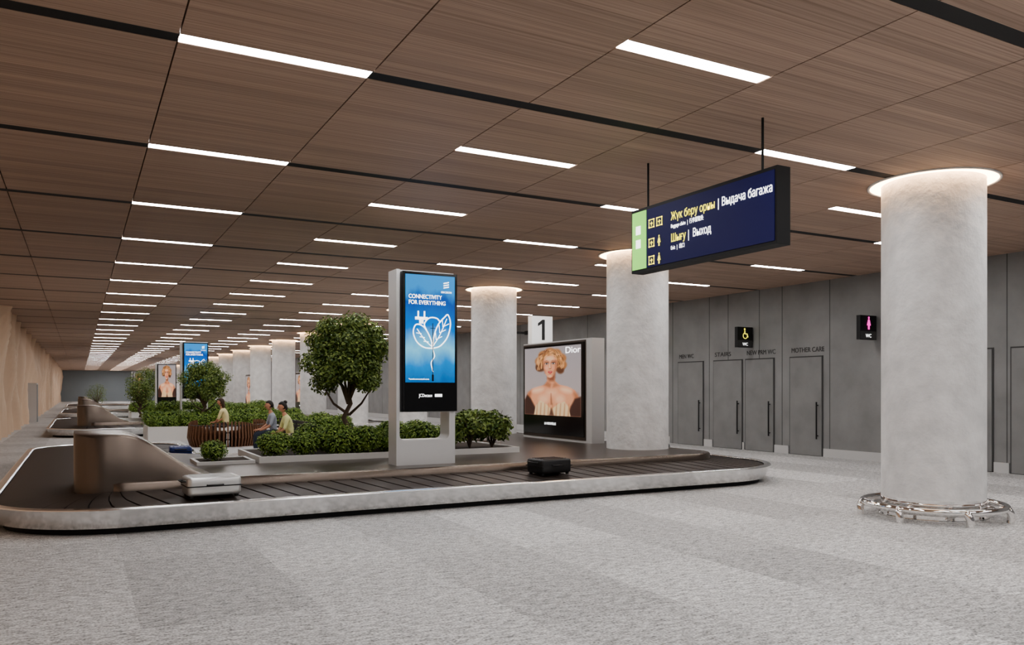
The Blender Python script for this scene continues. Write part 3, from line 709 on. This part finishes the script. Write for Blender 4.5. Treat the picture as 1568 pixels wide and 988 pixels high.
# ------------------------------------------------------------ people
def person(name,loc,yaw,shirt,pants,hairc,style='short',lean=0.0,seat=0.45,headyaw=0.0):
    e=empty(name,(loc[0],loc[1],0),yaw)
    J={'pel':(0,0,seat+.09),'sp':(.02+lean*.3,0,seat+.28),'ch':(.04+lean*.7,0,seat+.45),'nk':(.05+lean,0,seat+.58),'hd':(.07+lean*1.15,0,seat+.67)}
    rad={'pel':(.135,.12),'sp':(.12,.10),'ch':(.13,.105),'nk':(.055,.055),'hd':(.05,.05)}
    E=[('pel','sp',0),('sp','ch',0),('ch','nk',0),('nk','hd',2)]
    for s,t in ((1,'l'),(-1,'r')):
        J['hp'+t]=(.06,s*.09,seat+.08); rad['hp'+t]=(.09,.09)
        J['kn'+t]=(.46,s*.10,seat+.07); rad['kn'+t]=(.062,.062)
        J['an'+t]=(.46,s*.10,.10); rad['an'+t]=(.042,.042)
        J['to'+t]=(.64,s*.11,.04); rad['to'+t]=(.038,.032)
        J['sh'+t]=(.04+lean*.9,s*.165,seat+.52); rad['sh'+t]=(.055,.055)
        J['el'+t]=(.10+lean,s*.215,seat+.28); rad['el'+t]=(.042,.042)
        J['wr'+t]=(.33,s*.12,seat+.17); rad['wr'+t]=(.027,.024)
        J['pm'+t]=(.40,s*.10,seat+.165); rad['pm'+t]=(.036,.02)
        E+=[('pel','hp'+t,1),('hp'+t,'kn'+t,1),('kn'+t,'an'+t,1),('an'+t,'to'+t,3),('ch','sh'+t,0),('sh'+t,'el'+t,0),('el'+t,'wr'+t,2),('wr'+t,'pm'+t,2)]
    names=list(J); me=bpy.data.meshes.new('sk'); me.from_pydata([J[n] for n in names],[(names.index(a),names.index(c)) for a,c,_ in E],[])
    o=bpy.data.objects.new('sk',me); scene.collection.objects.link(o)
    md=o.modifiers.new('s','SKIN'); md.use_smooth_shade=True
    for i,n in enumerate(names):
        sv=me.skin_vertices[0].data[i]; sv.radius=rad[n]; sv.use_root=(n=='pel')
    ss=o.modifiers.new('ss','SUBSURF'); ss.levels=2; ss.render_levels=2
    dg=bpy.context.evaluated_depsgraph_get(); nm=bpy.data.meshes.new_from_object(o.evaluated_get(dg)); bpy.data.objects.remove(o)
    nm.materials.clear()
    skin=M.setdefault('skin',mat('skin',srgb(205,150,122),0.5)); shoe=M['bag_black']
    for m_ in (shirt,pants,skin,shoe): nm.materials.append(m_)
    for p in nm.polygons:
        c=p.center; best=9; bi=0
        for a,d,mi in E:
            A=Vector(J[a]); B=Vector(J[d]); t=max(0,min(1,(c-A).dot(B-A)/(B-A).length_squared)); dd=(c-(A+(B-A)*t)).length-sum(rad[a])/2*(1-t)-sum(rad[d])/2*t
            if dd<best: best=dd; bi=mi
        p.material_index=bi; p.use_smooth=True
    place('body',nm,e)
    b=MB()
    for s,t in ((1,'l'),(-1,'r')):
        pm=Vector(J['pm'+t])
        for k,L in enumerate((.060,.072,.078,.070)):
            oy=(k-1.5)*.019; st=pm+Vector((.02,oy,0.004))
            b.tube([st,st+Vector((L*.4,0,.004)),st+Vector((L*.75,0,-.010)),st+Vector((L,0,-.03))],[.010,.009,.0085,.006],6,0)
        st=pm+Vector((-.03,-s*.028,0)); b.tube([st,st+Vector((.03,-s*.022,.004)),st+Vector((.06,-s*.024,-.008))],[.012,.011,.007],6,0)
    b.build('fingers',[skin],e)
    b=MB(); hx,hz=J['hd'][0]+.02,seat+.775; rows=[]
    for i in range(15):
        th=math.pi*(i+.02)/14.04; row=[]
        for k in range(20):
            ph=2*math.pi*k/20; x=math.cos(ph)*math.sin(th); y=math.sin(ph)*math.sin(th); z=math.cos(th)
            jaw=1-.28*max(0,-z); fx=.098*x*(jaw if x>0 else 1-.35*max(0,-z)); row.append((fx+(.012*max(0,-z) if x>0 else 0),.076*y*jaw,.118*z))
        rows.append(row)
    b.grid(rows,0,True,closeu=True)
    b.tube([(.094,0,.025),(.106,0,-.012),(.112,0,-.024),(.096,0,-.032)],[.006,.009,.012,.007],8,0)
    for s in (-1,1):
        b.ell((-.005,s*.078,-.005),(.02,.008,.03),0); b.ell((.084,s*.031,.004),(.007,.012,.006),2); b.ell((.0895,s*.031,.004),(.003,.005,.005),1)
        b.tube([(.083,s*.044,.024),(.092,s*.031,.028),(.094,s*.018,.025)],.0025,5,1)
    b.ell((.092,0,-.058),(.008,.022,.007),3)
    rows=[]
    for i in range(10):
        th=math.pi*.63*(i+.02)/9; row=[]
        for k in range(20):
            ph=2*math.pi*k/20; x=math.cos(ph)*math.sin(th); y=math.sin(ph)*math.sin(th); z=math.cos(th)
            f=max(0,min(1,(.50-z)*6))*max(0,min(1,(x+.02)*7))
            s_=1.10*(1-f)+.72*f; row.append((.100*x*s_-.006,.080*y*s_,.122*z*1.06))
        rows.append(row)
    b.grid(rows,1,True,closeu=True)
    if style=='bun': b.ell((-.075,0,.10),(.05,.05,.045),1); b.ell((-.085,0,-.03),(.035,.055,.06),1)
    if style=='long': b.ell((-.07,0,-.09),(.045,.08,.13),1)
    hd=b.build('head',[skin,hairc,M['white'],mat('lips',srgb(165,80,75),.5)],e,(hx,0,hz),headyaw); hd.rotation_euler=(0,lean*.8,headyaw)
    return e
hair=mat('dark_hair',(0.012,0.008,0.006,1),.45); hair2=mat('brown_hair',(0.06,0.03,0.015,1),.45)
person('seated_woman',(4.35,18.7),math.pi,mat('top_lemon',srgb(225,225,165),.8),mat('trousers_beige',srgb(200,185,155),.8),hair,'bun',.12)
person('seated_man',(4.35,20.6),math.pi,mat('shirt_grey',srgb(160,165,175),.8),mat('jeans',srgb(50,58,75),.8),hair,'short',.04)
person('seated_woman',(3.95,25.32),math.pi*.85,mat('top_cream',srgb(232,220,170),.8),mat('trousers_dark',srgb(60,55,55),.8),hair2,'long',.10,seat=.47)

# ------------------------------------------------------------ world + camera
w=bpy.data.worlds.new('w'); scene.world=w; w.use_nodes=True; w.node_tree.nodes['Background'].inputs[0].default_value=(0.5,0.55,0.6,1); w.node_tree.nodes['Background'].inputs[1].default_value=0.3
cam=bpy.data.cameras.new('camera'); co=bpy.data.objects.new('camera',cam); scene.collection.objects.link(co)
cam.sensor_width=36; cam.lens=36*1221/1568; cam.shift_y=103/1568; cam.clip_end=400; cam.clip_start=0.05
co.location=(0,0,EYE); co.rotation_euler=(R(90),0,R(-28.5)); scene.camera=co
